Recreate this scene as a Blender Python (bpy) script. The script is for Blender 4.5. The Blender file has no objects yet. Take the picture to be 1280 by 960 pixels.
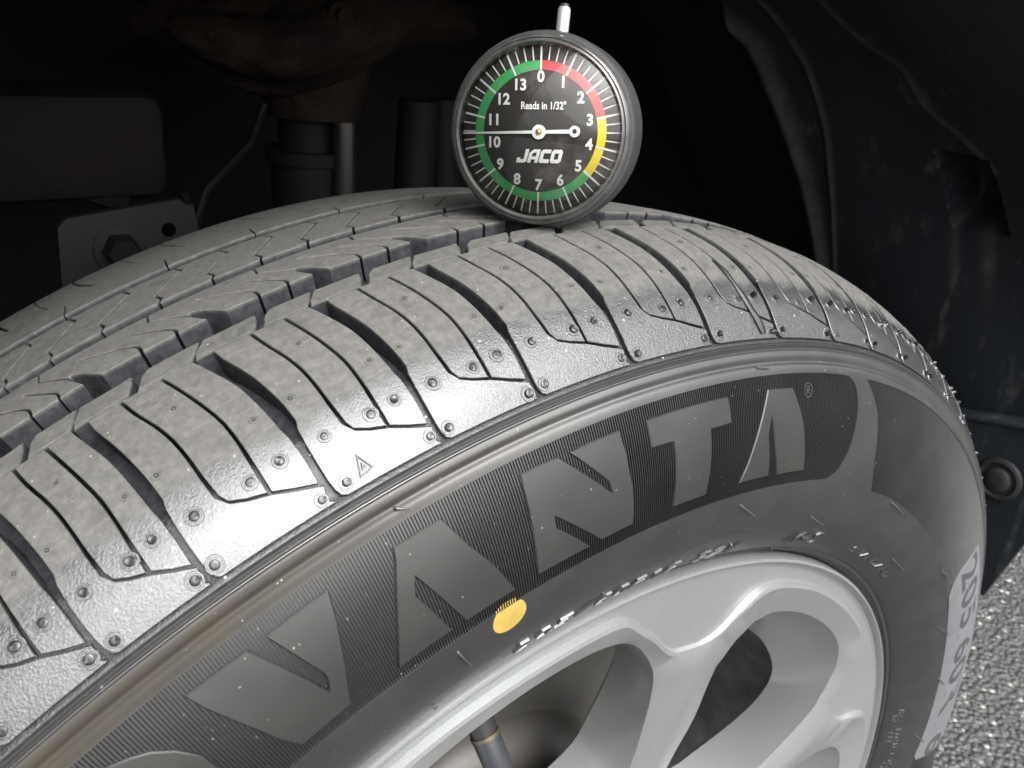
import bpy, bmesh, math, random
import numpy as np
from mathutils import Vector, Matrix
from mathutils.geometry import delaunay_2d_cdt
random.seed(7); RNG = np.random.default_rng(7)
SC = bpy.context.scene
COL = SC.collection
R = math.radians

# ------------------------------------------------------------------ camera, world, light, exposure
# metres; the wheel axle is the world Y axis at z = 0, the outer face of the wheel looks to -Y
GROUND = -0.318
cam = bpy.data.cameras.new('camera'); cam_o = bpy.data.objects.new('camera', cam); COL.objects.link(cam_o)
RW = np.array([[0.807753, -0.583025, 0.08728], [-0.177948, -0.382282, -0.90675], [0.562023, 0.716898, -0.412538]])
CP = np.array([-0.16882, -0.2313, 0.38682])
m = Matrix(((RW[0][0], -RW[1][0], -RW[2][0], CP[0]), (RW[0][1], -RW[1][1], -RW[2][1], CP[1]), (RW[0][2], -RW[1][2], -RW[2][2], CP[2]), (0, 0, 0, 1)))
cam_o.matrix_world = m
cam.sensor_width = 36; cam.lens = 36 * 1054.7 / 1280
cam.clip_start = 0.01; cam.clip_end = 500
cam.dof.use_dof = True; cam.dof.focus_distance = 0.235; cam.dof.aperture_fstop = 32
SC.camera = cam_o

SUN_DIR = Vector((-0.06, -0.62, 0.78)).normalized()      # towards the sun
world = bpy.data.worlds.new('World'); SC.world = world; world.use_nodes = True
wn = world.node_tree; bg = wn.nodes['Background']
sky = wn.nodes.new('ShaderNodeTexSky'); sky.sky_type = 'NISHITA'; sky.sun_disc = False
sky.sun_elevation = math.asin(SUN_DIR.z); sky.sun_rotation = math.atan2(SUN_DIR.x, SUN_DIR.y)
sky.dust_density = 10.0; sky.air_density = 1.0; sky.ozone_density = 1.0
hs = wn.nodes.new('ShaderNodeHueSaturation'); hs.inputs['Saturation'].default_value = 0.15
wn.links.new(sky.outputs[0], hs.inputs['Color']); wn.links.new(hs.outputs[0], bg.inputs[0])
bg.inputs[1].default_value = 0.15
sl = bpy.data.lights.new('sun', 'SUN'); sl.energy = 1.1; sl.angle = R(85); sl.color = (1.0, 0.985, 0.955)
so = bpy.data.objects.new('sun', sl); COL.objects.link(so); so.rotation_euler = SUN_DIR.to_track_quat('Z', 'Y').to_euler()
SC.view_settings.view_transform = 'Standard'; SC.view_settings.look = 'None'
SC.view_settings.gamma = 1; SC.view_settings.exposure = 1.18

# ------------------------------------------------------------------ node helpers
def mat(name):
    ma = bpy.data.materials.new(name); ma.use_nodes = True
    return ma, ma.node_tree, ma.node_tree.nodes['Principled BSDF']
def nd(t, typ, **kw):
    n = t.nodes.new(typ)
    for k, v in kw.items():
        if k.startswith('i_'): n.inputs[int(k[2:]) if k[2:].isdigit() else k[2:]].default_value = v
        else: setattr(n, k, v)
    return n
def ln(t, a, b): t.links.new(a, b)
def ramp(t, src, p0, p1, c0=(0, 0, 0, 1), c1=(1, 1, 1, 1)):
    r = t.nodes.new('ShaderNodeValToRGB'); e = r.color_ramp.elements
    e[0].position = p0; e[1].position = p1; e[0].color = c0; e[1].color = c1
    ln(t, src, r.inputs[0]); return r.outputs[0]
def mr(t, src, a, b, c=0.0, d=1.0):
    n = nd(t, 'ShaderNodeMapRange', clamp=True); ln(t, src, n.inputs[0])
    for i, v in zip((1, 2, 3, 4), (a, b, c, d)): n.inputs[i].default_value = v
    return n.outputs[0]
def mixc(t, fac, a, b):
    n = nd(t, 'ShaderNodeMix', data_type='RGBA')
    if isinstance(fac, (int, float)): n.inputs[0].default_value = fac
    else: ln(t, fac, n.inputs[0])
    for sock, v in ((n.inputs[6], a), (n.inputs[7], b)):
        if isinstance(v, tuple): sock.default_value = (*v, 1) if len(v) == 3 else v
        else: ln(t, v, sock)
    return n.outputs[2]
def mth(t, op, a, b=None):
    n = nd(t, 'ShaderNodeMath', operation=op)
    for i, v in enumerate((a, b)):
        if v is None: continue
        if isinstance(v, (int, float)): n.inputs[i].default_value = v
        else: ln(t, v, n.inputs[i])
    return n.outputs[0]
def noise(t, co, scale, detail=4, rough=.6):
    n = nd(t, 'ShaderNodeTexNoise'); n.inputs['Scale'].default_value = scale
    n.inputs['Detail'].default_value = detail; n.inputs['Roughness'].default_value = rough
    ln(t, co, n.inputs['Vector']); return n.outputs[0]
def voro(t, co, scale, feature='F1'):
    n = nd(t, 'ShaderNodeTexVoronoi', feature=feature); n.inputs['Scale'].default_value = scale
    ln(t, co, n.inputs['Vector']); return n
def bump(t, h, strength, dist, prev=None):
    b = nd(t, 'ShaderNodeBump'); b.inputs['Strength'].default_value = strength; b.inputs['Distance'].default_value = dist
    ln(t, h, b.inputs['Height'])
    if prev is not None: ln(t, prev, b.inputs['Normal'])
    return b.outputs[0]
def ocoord(t): return nd(t, 'ShaderNodeTexCoord').outputs['Object']
def attr(t, name): return nd(t, 'ShaderNodeAttribute', attribute_name=name).outputs['Fac']
def specks(t, co, scale, thr, size):
    v = voro(t, co, scale)
    sep = nd(t, 'ShaderNodeSeparateColor'); ln(t, v.outputs['Color'], sep.inputs[0])
    on = mth(t, 'GREATER_THAN', sep.outputs[0], thr)
    sz = mth(t, 'MULTIPLY', sep.outputs[1], size)
    return mth(t, 'MULTIPLY', on, mth(t, 'LESS_THAN', v.outputs['Distance'], sz))

def simple(name, col, rough=.5, metal=0.0, spec=.5, bmp=None, var=None):
    ma, t, p = mat(name); co = ocoord(t)
    c = (*col, 1)
    p.inputs['Base Color'].default_value = c
    if var:
        n = noise(t, co, var[0], 5); ln(t, mixc(t, mr(t, n, .35, .7), tuple(col), var[1]), p.inputs['Base Color'])
    p.inputs['Roughness'].default_value = rough; p.inputs['Metallic'].default_value = metal
    p.inputs['Specular IOR Level'].default_value = spec
    if bmp: ln(t, bump(t, noise(t, co, bmp[0], 3), bmp[1], bmp[2]), p.inputs['Normal'])
    return ma

def tread_material():
    ma, t, p = mat('tread_rubber'); co = ocoord(t)
    s = attr(t, 's'); h = attr(t, 'h')
    nb = noise(t, co, 120, 4); nf = noise(t, co, 1400, 4, .7); nm = noise(t, co, 420, 5, .7)
    edge = mth(t, 'ADD', s, mr(t, nb, .3, .7, -2.6, 2.6))
    worn = mr(t, edge, 17.5, 22.5)                       # the strip that has touched the road carries road dust
    top = mr(t, h, -1.2, -0.2)
    dust = mth(t, 'MULTIPLY', worn, top)
    dcol = mixc(t, mr(t, nm, .3, .7), (0.070, 0.0695, 0.066), (0.122, 0.119, 0.111))
    dcol = mixc(t, mth(t, 'MULTIPLY', specks(t, co, 900, .95, .28), .7), dcol, (0.30, 0.285, 0.25))
    dcol = mixc(t, mr(t, nb, .55, .72, 0, .6), dcol, (0.056, 0.055, 0.054))
    bcol = mixc(t, mr(t, nm, .4, .7), (0.016, 0.0165, 0.018), (0.034, 0.035, 0.037))
    bcol = mixc(t, specks(t, co, 900, .95, .33), bcol, (0.32, 0.32, 0.31))
    mp2 = nd(t, 'ShaderNodeMapping'); mp2.inputs['Scale'].default_value = (90, 900, 90); ln(t, co, mp2.inputs[0])
    scr = noise(t, mp2.outputs[0], 1.0, 4, .7)
    dcol = mixc(t, mr(t, scr, .58, .75, 0, .5), dcol, (0.19, 0.185, 0.172))
    dcol = mixc(t, mr(t, nf, .58, .72, 0, .3), dcol, (0.045, 0.044, 0.042))
    wall = mixc(t, mr(t, nm, .35, .7), (0.020, 0.0215, 0.025), (0.048, 0.050, 0.055))   # greyish film on the groove walls
    low = mixc(t, worn, bcol, wall)
    ln(t, mixc(t, dust, low, dcol), p.inputs['Base Color'])
    ln(t, mr(t, worn, 0, 1, .30, .78), p.inputs['Roughness'])
    ln(t, mth(t, 'MULTIPLY', mr(t, worn, 0, 1, .8, 0), mr(t, h, -.5, -.12, .2, 1.0)), p.inputs['Coat Weight']); p.inputs['Coat Roughness'].default_value = .22; p.inputs['Coat IOR'].default_value = 1.68
    ln(t, mth(t, 'MULTIPLY', mr(t, worn, 0, 1, 1.0, .3), mr(t, h, -.5, -.12, .35, 1.0)), p.inputs['Specular IOR Level'])
    sc = voro(t, co, 260); cr = mth(t, 'MULTIPLY', mth(t, 'MULTIPLY', worn, mr(t, sc.outputs['Distance'], .12, .3, 1, 0)), mr(t, nm, .5, .6))
    b0 = bump(t, cr, .2, .0008)
    gr = noise(t, co, 1700, 3, .6); gv = mth(t, 'MULTIPLY', gr, mr(t, worn, 0, 1, 1, .0))
    b00 = bump(t, gv, .55, .0008, b0)
    b1 = bump(t, nf, .25, .0006, b00)
    ln(t, bump(t, nm, .25, .0008, b1), p.inputs['Normal'])
    return ma
def sidewall_material(name='sidewall_rubber', col=(0.016, 0.0162, 0.0162), rough=.40, dusty=True):
    ma, t, p = mat(name); co = ocoord(t)
    s = attr(t, 's'); n1 = noise(t, co, 60, 5); n2 = noise(t, co, 900, 4, .65)
    c = mixc(t, mr(t, n1, .35, .7), col, tuple(x * 1.5 for x in col))
    if dusty:
        sx = nd(t, 'ShaderNodeSeparateXYZ'); ln(t, co, sx.inputs[0]); br = mth(t, 'MULTIPLY', mr(t, mth(t, 'ABSOLUTE', mth(t, 'ADD', s, 7.4)), 2.6, 4.4, 1.0, 0.0), mr(t, sx.outputs[0], -.13, -.03, 1.0, .06))   # brown film that settles on the ledge above the band
        c = mixc(t, mth(t, 'MULTIPLY', br, mr(t, n1, .3, .6, .35, .85)), c, (0.034, 0.0275, 0.019))
    sp = mth(t, 'MAXIMUM', specks(t, co, 420, .95, .12), specks(t, co, 1100, .955, .28))
    sp = mth(t, 'MULTIPLY', sp, mr(t, noise(t, co, 28, 5, .7), .42, .62, .05, 1))
    c = mixc(t, sp, c, (0.26, 0.25, 0.23))
    ln(t, c, p.inputs['Base Color'])
    rg = mr(t, n1, .3, .75, rough - .01, rough + .04)
    p.inputs['Specular IOR Level'].default_value = .8
    gl = mr(t, s, -11, -9.5, .25 if 'band' in name else .08, .9)
    if dusty: gl = mth(t, 'MULTIPLY', gl, mr(t, br, 0, .7, 1, .05))
    ln(t, gl, p.inputs['Coat Weight']); p.inputs['Coat Roughness'].default_value = .25; p.inputs['Coat IOR'].default_value = 1.7
    if dusty:
        rg = mth(t, 'ADD', rg, mth(t, 'MULTIPLY', br, .3)); ln(t, mr(t, br, 0, 1, .8, .3), p.inputs['Specular IOR Level'])
    ln(t, rg, p.inputs['Roughness'])
    ln(t, bump(t, n2, .10, .0003), p.inputs['Normal'])
    return ma
M = {}
M['tread'] = tread_material()
M['side'] = sidewall_material()
M['letter'] = sidewall_material('letter_rubber', (0.0115, 0.0113, 0.0105), .46, False)
M['mark'] = sidewall_material('marking_rubber', (0.022, 0.022, 0.022), .5, False)
M['band'] = sidewall_material('band_rubber', (0.0075, 0.0075, 0.0075), .36, False)
M['spew'] = simple('spew_rubber', (0.05, 0.05, 0.05), .3, 0, .8)
M['nib'] = simple('mould_nib', (0.007, 0.007, 0.0075), .3, 0, .6)
M['yellow'] = simple('yellow_paint', (0.42, 0.30, 0.06), .6, var=(300, (0.33, 0.22, 0.045)), bmp=(900, .2, .0003))
M['sticker'] = simple('sticker_film', (0.125, 0.127, 0.138), .6, spec=.3, var=(150, (0.108, 0.110, 0.118)))
M['ink'] = simple('sticker_ink', (0.045, 0.045, 0.05), .45)

def rim_material():
    ma, t, p = mat('silver_wheel_paint'); co = ocoord(t)
    n = noise(t, co, 3000, 2); n2 = noise(t, co, 25, 5); n3 = noise(t, co, 240, 6, .75)
    c = mixc(t, mr(t, n, .3, .7), (0.225, 0.236, 0.236), (0.315, 0.326, 0.324))
    c = mixc(t, mr(t, n3, .60, .74, 0, .35), c, (0.22, 0.22, 0.20))
    c = mixc(t, specks(t, co, 300, .975, .16), c, (0.14, 0.135, 0.125))
    ln(t, c, p.inputs['Base Color'])
    p.inputs['Metallic'].default_value = .5
    ln(t, mr(t, n2, .3, .7, .33, .44), p.inputs['Roughness'])
    p.inputs['Coat Weight'].default_value = .35; p.inputs['Coat Roughness'].default_value = .12
    ln(t, bump(t, n, .08, .0002), p.inputs['Normal'])
    return ma
M['rim'] = rim_material()
M['barrel'] = simple('wheel_barrel_paint', (0.24, 0.24, 0.23), .5, .3, var=(60, (0.13, 0.125, 0.12)))
M['brake'] = simple('brake_iron', (0.085, 0.083, 0.080), .5, .5, var=(50, (0.11, 0.100, 0.090)))
M['black_plastic'] = simple('black_plastic', (0.02, 0.02, 0.022), .45)
def liner_material():
    ma, t, p = mat('arch_liner_plastic'); co = ocoord(t)
    n1 = noise(t, co, 9, 6, .7); n2 = noise(t, co, 70, 5, .7)
    mp = nd(t, 'ShaderNodeMapping'); mp.inputs['Scale'].default_value = (40, 60, 4.0); ln(t, co, mp.inputs[0])
    st = noise(t, mp.outputs[0], 1.0, 5, .65)
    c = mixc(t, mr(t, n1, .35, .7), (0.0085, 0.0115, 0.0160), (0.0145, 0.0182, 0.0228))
    c = mixc(t, mth(t, 'MULTIPLY', mr(t, st, .58, .74), mr(t, n2, .35, .65)), c, (0.085, 0.082, 0.075))      # dried mud runs
    c = mixc(t, mth(t, 'MULTIPLY', attr(t, 'h'), mr(t, n2, .3, .62, .15, .9)), c, (0.075, 0.072, 0.066))
    c = mixc(t, mr(t, n2, .69, .76, 0, .7), c, (0.055, 0.05, 0.043))
    c = mixc(t, mth(t, 'MULTIPLY', specks(t, co, 210, .94, .16), mr(t, n1, .45, .6)), c, (0.14, 0.135, 0.12))
    ln(t, c, p.inputs['Base Color']); p.inputs['Roughness'].default_value = .6; p.inputs['Specular IOR Level'].default_value = .3
    ln(t, bump(t, n2, .3, .002), p.inputs['Normal'])
    return ma
M['liner'] = liner_material()
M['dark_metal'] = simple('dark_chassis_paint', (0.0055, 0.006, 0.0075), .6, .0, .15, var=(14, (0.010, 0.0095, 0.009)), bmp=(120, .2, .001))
M['grey_metal'] = simple('grey_bracket_paint', (0.019, 0.021, 0.021), .42, .2, var=(30, (0.013, 0.014, 0.015)), bmp=(300, .1, .0005))
M['rust'] = simple('rusty_iron', (0.024, 0.015, 0.0115), .85, 0, var=(45, (0.006, 0.005, 0.005)), spec=.15, bmp=(90, .8, .004))
M['steel'] = simple('worn_steel', (0.13, 0.125, 0.12), .35, .9)
M['body'] = simple('car_paint', (0.10, 0.105, 0.11), .25, .2)

# ------------------------------------------------------------------ mesh helpers
def tag(o, label=None, cat=None, group=None, kind=None):
    if label: o['label'] = label
    if cat: o['category'] = cat
    if group: o['group'] = group
    if kind: o['kind'] = kind
    return o
def empty(name, loc, label, cat):
    o = bpy.data.objects.new(name, None); COL.objects.link(o); o.location = loc; o.empty_display_size = .02
    return tag(o, label, cat)
class MB:
    """collects vertices (with profile s and height h in mm) and faces"""
    def __init__(s): s.v = []; s.s = []; s.h = []; s.f = []; s.mi = []
    def add(s, v, f, ss=None, hh=None, mi=0):
        b = len(s.v); s.v.extend([tuple(map(float, q)) for q in v])
        s.s.extend(list(ss) if ss is not None else [0.0] * len(v)); s.h.extend(list(hh) if hh is not None else [0.0] * len(v))
        s.f.extend([tuple(int(i) + b for i in q) for q in f]); s.mi.extend([mi] * len(f)); return b
    def build(s, name, mats, parent=None, sharp=38, smooth=True):
        me = bpy.data.meshes.new(name); me.from_pydata(s.v, [], s.f)
        for ma in (mats if isinstance(mats, (list, tuple)) else [mats]): me.materials.append(ma)
        me.polygons.foreach_set('material_index', s.mi)
        for nm, arr in (('s', s.s), ('h', s.h)):
            a = me.attributes.new(nm, 'FLOAT', 'POINT'); a.data.foreach_set('value', np.array(arr, 'f'))
        me.validate(); me.update()
        if smooth:
            me.shade_smooth(); me.set_sharp_from_angle(angle=R(sharp))
        o = bpy.data.objects.new(name, me); COL.objects.link(o)
        if parent is not None: o.parent = parent
        return o
def grid_faces(n, m_, closed=False):
    f = []
    for i in range(n - 1):
        for j in range(m_ if closed else m_ - 1):
            k = (j + 1) % m_; f.append((i * m_ + j, i * m_ + k, (i + 1) * m_ + k, (i + 1) * m_ + j))
    return f
def revolve(mb, prof_ry, n=96, a0=0, a1=2 * math.pi, mi=0, sh=None):
    full = abs(a1 - a0 - 2 * math.pi) < 1e-6
    th = np.linspace(a0, a1, n, endpoint=not full); P = np.array(prof_ry); v = []; ss = []; hh = []
    for i, (r, y) in enumerate(P):
        v += [(r * math.sin(a), y, r * math.cos(a)) for a in th]
        if sh is not None: ss += [sh[i][0]] * n; hh += [sh[i][1]] * n
    mb.add(v, grid_faces(len(P), n, full), ss or None, hh or None, mi)
def box(mb, c, d, mi=0, rot=None, bev=0.0):
    bm = bmesh.new(); bmesh.ops.create_cube(bm, size=1)
    for v in bm.verts: v.co = Vector((v.co.x * d[0], v.co.y * d[1], v.co.z * d[2]))
    if bev: bmesh.ops.bevel(bm, geom=bm.edges[:], offset=bev, segments=2, affect='EDGES', profile=.5)
    mx = Matrix.Translation(c) @ (rot.to_4x4() if rot is not None else Matrix.Identity(4))
    bm.verts.index_update()
    mb.add([mx @ v.co for v in bm.verts], [[v.index for v in f.verts] for f in bm.faces], mi=mi); bm.free()
def tube(mb, pts, rad, n=8, mi=0, cap=True):
    pts = [Vector(p) for p in pts]; rad = rad if isinstance(rad, (list, tuple)) else [rad] * len(pts); v = []
    up = None
    for i, p in enumerate(pts):
        d = (pts[min(i + 1, len(pts) - 1)] - pts[max(i - 1, 0)]).normalized()
        if up is None: up = d.orthogonal().normalized()
        up = (up - d * up.dot(d)).normalized(); w = d.cross(up)
        v += [p + (up * math.cos(2 * math.pi * k / n) + w * math.sin(2 * math.pi * k / n)) * rad[i] for k in range(n)]
    f = grid_faces(len(pts), n, True)
    if cap: f += [tuple(range(n))[::-1], tuple((len(pts) - 1) * n + k for k in range(n))]
    mb.add(v, f, mi=mi)
def inpoly(P, pts):
    P = np.asarray(P, float); Q = np.roll(P, -1, 0); x, y = pts[:, 0][:, None], pts[:, 1][:, None]
    c = (P[:, 1] > y) != (Q[:, 1] > y)
    with np.errstate(divide='ignore', invalid='ignore'):
        xi = (Q[:, 0] - P[:, 0]) * (y - P[:, 1]) / (Q[:, 1] - P[:, 1]) + P[:, 0]
    return (c & (x < xi)).sum(1) % 2 == 1
def area(P):
    P = np.asarray(P); Q = np.roll(P, -1, 0); return .5 * (P[:, 0] * Q[:, 1] - Q[:, 0] * P[:, 1]).sum()
def ccw(P):
    P = np.asarray(P, float); return P if area(P) > 0 else P[::-1].copy()
def resample(P, step):
    out = []
    for a, b in zip(P, np.roll(P, -1, 0)):
        n = max(1, int(math.ceil(np.linalg.norm(b - a) / step)))
        out += [a + (b - a) * k / n for k in range(n)]
    return np.array(out)
def smooth_open(P, n=3):
    """Catmull-Rom through an open point list"""
    P = np.asarray(P, float); Q = np.vstack([2 * P[0] - P[1], P, 2 * P[-1] - P[-2]]); out = []
    for i in range(1, len(Q) - 2):
        p0, p1, p2, p3 = Q[i - 1:i + 3]
        for k in range(n):
            t = k / n; out.append(.5 * (2 * p1 + (p2 - p0) * t + (2 * p0 - 5 * p1 + 4 * p2 - p3) * t * t + (3 * p1 - p0 - 3 * p2 + p3) * t ** 3))
    out.append(P[-1]); return np.array(out)
def offset(P, d):
    """move a CCW loop inwards by d (mitre, limited)"""
    a = np.roll(P, 1, 0); b = np.roll(P, -1, 0)
    e1 = P - a; e2 = b - P
    e1 /= np.maximum(np.linalg.norm(e1, axis=1), 1e-9)[:, None]; e2 /= np.maximum(np.linalg.norm(e2, axis=1), 1e-9)[:, None]
    n1 = np.c_[-e1[:, 1], e1[:, 0]]; n2 = np.c_[-e2[:, 1], e2[:, 0]]
    mv = n1 + n2; k = np.maximum((mv * n1).sum(1), .55)
    return P + mv / k[:, None] * d
def triangulate(loops, inner, keep):
    """constrained triangulation; keep(centroids) -> mask. returns points, triangles, index of every loop point"""
    pts = []; edges = []
    for L, closed in loops:
        b = len(pts); n = len(L); pts += [tuple(q) for q in L]
        edges += [(b + i, b + (i + 1) % n) for i in range(n if closed else n - 1)]
    nl = len(pts); pts += [tuple(q) for q in inner]
    A_ = np.array(pts, float); mid = A_.mean(0); sc_ = np.abs(A_ - mid).max()
    vo, _, fo, ov, _, _ = delaunay_2d_cdt([Vector(q) for q in (A_ - mid) / sc_], edges, [], 0, 1e-6, True)
    V = np.array([tuple(v) for v in vo]) * sc_ + mid; F = np.array([f for f in fo if len(f) == 3])
    mp = {}
    for i, o in enumerate(ov):
        for k in o: mp.setdefault(k, i)
    T_ = V[F]; ar = np.abs(np.cross(T_[:, 1] - T_[:, 0], T_[:, 2] - T_[:, 0])) / 2
    F = F[keep(T_.mean(1)) & (ar > .006)]
    return V, F, [mp.get(i) for i in range(nl)]

# ------------------------------------------------------------------ tyre surface: profile (radius, y) from the bead over the outer sidewall and tread to the inner side
PR = [(.2190, -.0800), (.2235, -.0868), (.2310, -.0940), (.2420, -.1003), (.2520, -.1033), (.2611, -.10445), (.2720, -.1036), (.2840, -.1006), (.2952, -.0958), (.3040, -.0903), (.3118, -.0838), (.3185, -.0745), (.3236, -.0630), (.3268, -.0500), (.3278, -.0355), (.3277, -.0220), (.3260, -.0050), (.3228, .0215), (.3190, .0450), (.3147, .0656), (.3090, .0790), (.3000, .0890), (.285, .0960), (.2611, .1010), (.235, .094), (.219, .080)]
prof = smooth_open(PR, 12)
S_ = np.r_[0, np.cumsum(np.linalg.norm(np.diff(prof, axis=0), axis=1))] * 1000
S_ = S_ - S_[9 * 12]
tg = np.gradient(prof, S_, axis=0); nrm_ = np.c_[tg[:, 1], -tg[:, 0]]; nrm_ /= np.linalg.norm(nrm_, axis=1)[:, None]
def ry(s, h):
    r = np.interp(s, S_, prof[:, 0]); y = np.interp(s, S_, prof[:, 1]); a = np.interp(s, S_, nrm_[:, 0]); b = np.interp(s, S_, nrm_[:, 1])
    return r + a * np.asarray(h) / 1000, y + b * np.asarray(h) / 1000
def surf(th, s, h=0.0):
    r, y = ry(s, h); return np.stack([r * np.sin(th), y + 0 * th, r * np.cos(th)], -1)
def floor_h(s):          # depth of the grooves
    return np.interp(s, [-1, 0, 2, 17, 23, 34, 50, 56, 152, 158, 166, 190], [0, -.9, -1.5, -1.7, -5.0, -7.0, -7.4, -7.6, -7.4, -4, -1.5, 0])
KX = 320.0                # mm of tread per radian, for working in the flat
def prism(mb, loop, ht=0.0, hb=None, ch=.4, step=1.6, g=3.2, mi=0, rough=.0):
    """a block standing on the tyre: loop of (theta*KX, s) mm, chamfered top, vertical walls"""
    P = resample(ccw(loop), step); n = len(P); I = offset(P, ch)
    lo, hi = I.min(0), I.max(0)
    G = np.stack(np.meshgrid(np.arange(lo[0], hi[0], g), np.arange(lo[1], hi[1], g)), -1).reshape(-1, 2)
    if len(G):
        G = G[inpoly(offset(P, ch + .9), G)]
    V, F, mp = triangulate([(I, True)], G, lambda c: inpoly(I, c))
    hb_ = floor_h(P[:, 1]) - .4 if hb is None else np.full(n, hb)
    hh = np.full(len(V), ht)
    b = mb.add(surf(V[:, 0] / KX, V[:, 1], hh), F[:, ::-1], V[:, 1], hh, mi)
    A = mb.add(surf(P[:, 0] / KX, P[:, 1], np.full(n, ht - ch)), [], P[:, 1], np.full(n, ht - ch))
    B = mb.add(surf(P[:, 0] / KX, P[:, 1], hb_), [], P[:, 1], hb_)
    for i in range(n):
        j = (i + 1) % n
        if mp[i] is not None and mp[j] is not None and mp[i] != mp[j]:
            mb.f.append((b + mp[j], b + mp[i], A + i, A + j)); mb.mi.append(mi)
        mb.f.append((A + j, A + i, B + i, B + j)); mb.mi.append(mi)
def slit(path, w):
    """both sides of a thin cut that enters along path (first point on the block edge)"""
    P = smooth_open(path, 2) * (29, 1); t = np.gradient(P, axis=0); t /= np.linalg.norm(t, axis=1)[:, None]
    nn = np.c_[-t[:, 1], t[:, 0]]; ww = np.full(len(P), w / 2); ww[-1] = w * .3
    return [tuple(q / (29, 1)) for q in P + nn * ww[:, None]], [tuple(q / (29, 1)) for q in (P - nn * ww[:, None])[::-1]]

# ================================================================== SETTING
mb = MB(); E_ = 60.0
xs = [-E_, -3, -1, -.4, 0, .4, .8, 1.2, 1.6, 3, E_]
mb.add([(x, y, GROUND) for x in xs for y in xs], [(i * 11 + j, (i + 1) * 11 + j, (i + 1) * 11 + j + 1, i * 11 + j + 1) for i in range(10) for j in range(10)])
ma, t, p = mat('asphalt'); co = ocoord(t)
v1 = voro(t, co, 150); v2 = voro(t, co, 420); n1 = noise(t, co, 18, 5)
sep = nd(t, 'ShaderNodeSeparateColor'); ln(t, v1.outputs['Color'], sep.inputs[0])
c = mixc(t, sep.outputs[0], (0.040, 0.041, 0.041), (0.105, 0.105, 0.103))
c = mixc(t, mr(t, sep.outputs[1], .90, .97), c, (0.45, 0.45, 0.43))
c = mixc(t, mr(t, v1.outputs['Distance'], .35, .75), c, (0.06, 0.06, 0.061))
c = mixc(t, mr(t, n1, .4, .7, 0, .3), c, (0.085, 0.085, 0.082))
ln(t, c, p.inputs['Base Color']); ln(t, mr(t, sep.outputs[2], 0, 1, .25, .7), p.inputs['Roughness'])
b1 = bump(t, mr(t, v1.outputs['Distance'], 0, .8, 1, 0), .9, .006); ln(t, bump(t, v2.outputs['Distance'], .5, .002, b1), p.inputs['Normal'])
M['asphalt'] = ma
tag(mb.build('road', ma, smooth=False), 'grey sunlit asphalt road behind the tyre', None, None, 'structure')

# ================================================================== CAR: body round the wheel, arch liner and underbody
car = empty('car', (0, 0, 0), 'dark underside and wheel arch of the car behind the tyre', 'car')
mb = MB()
RA, YF = .560, -.112  # unseen fender arch, opening widened to let more light onto the tread
# fender skin with the arch opening, a rolled lip, and the hood over it
n = 48; th = np.linspace(R(-92), R(62), n); ring = []
for rr, yy in ((RA, YF + .020), (RA, YF), (RA + .004, YF - .002), (RA + .03, YF - .003), (RA + .12, YF + .002)):
    ring += [(rr * math.sin(a), yy, rr * math.cos(a)) for a in th]
ring += [((2.2 if a > 0 else 2.2) * math.sin(a) if abs(math.tan(a)) > 2.2 / .75 else .75 * math.tan(a), YF + .03, .75 if abs(math.tan(a)) <= 2.2 / .75 else max(2.2 / abs(math.tan(a)), -.15) if math.cos(a) > 0 else -.05) for a in th]
mb.add(ring, grid_faces(6, n))
mb.add([(-2.2, YF + .03, .75), (2.2, YF + .03, .75), (2.2, 1.6, .80), (-2.2, 1.6, .80)], [(0, 1, 2, 3)])
mb.build('fender', M['body'], car)
# arch liner: stepped shell round the tyre
def liner_r(y, a):
    r = np.interp(y, [-.112, -.10, -.06, .125, .150, .30], [.557, .520, .456, .456, .500, .51])
    g = lambda c, w: math.exp(-((y - c) / w) ** 2)
    yf = np.interp(a, [.45, .53, .60, .72, .86, 1.05], [.150, .134, .118, .117, .116, .121]); y2 = np.interp(a, [.45, .55, .65, .76, .90, 1.05], [.112, .098, .092, .093, .100, .110])
    f1, f2 = g(yf, .0055), g(y2, .0020)
    yf += .0015 * math.sin(40 * a); y2 += .001 * math.sin(55 * a + 1); yc = .0015 * math.sin(47 * a) + np.interp(a, [.50, .55, .61, .64, .71, .77, .80], [.062, .056, .046, .033, .026, .006, -.004]); f3 = g(yc, .0026) * (1 if .48 < a < .81 else 0)
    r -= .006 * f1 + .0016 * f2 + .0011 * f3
    r += .007 * math.sin(2.3 * a + 14 * y) + .004 * math.sin(9 * a + 30 * y)
    ex, ey = (a - .850) / .064, (y - .010 + .05 * (a - .85)) / .0165
    pk = max(0, 1 - ex ** 6) * max(0, 1 - ey ** 6); r += .030 * min(1, pk * 5)
    f4 = math.exp(-((a - .96) / .05) ** 2) * (g(.002, .004) + g(.022, .003))
    return r, min(1, .9 * f1 + .8 * f2 + .8 * f3 + .9 * f4)
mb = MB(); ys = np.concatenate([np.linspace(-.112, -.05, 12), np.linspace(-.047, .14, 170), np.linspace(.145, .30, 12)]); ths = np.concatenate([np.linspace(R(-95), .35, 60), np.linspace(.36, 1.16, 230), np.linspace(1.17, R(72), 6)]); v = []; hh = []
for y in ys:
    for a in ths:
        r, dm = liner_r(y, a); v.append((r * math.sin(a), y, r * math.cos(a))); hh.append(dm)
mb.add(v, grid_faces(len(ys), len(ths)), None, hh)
mb.build('wheel_arch_liner', M['liner'], car)
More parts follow.
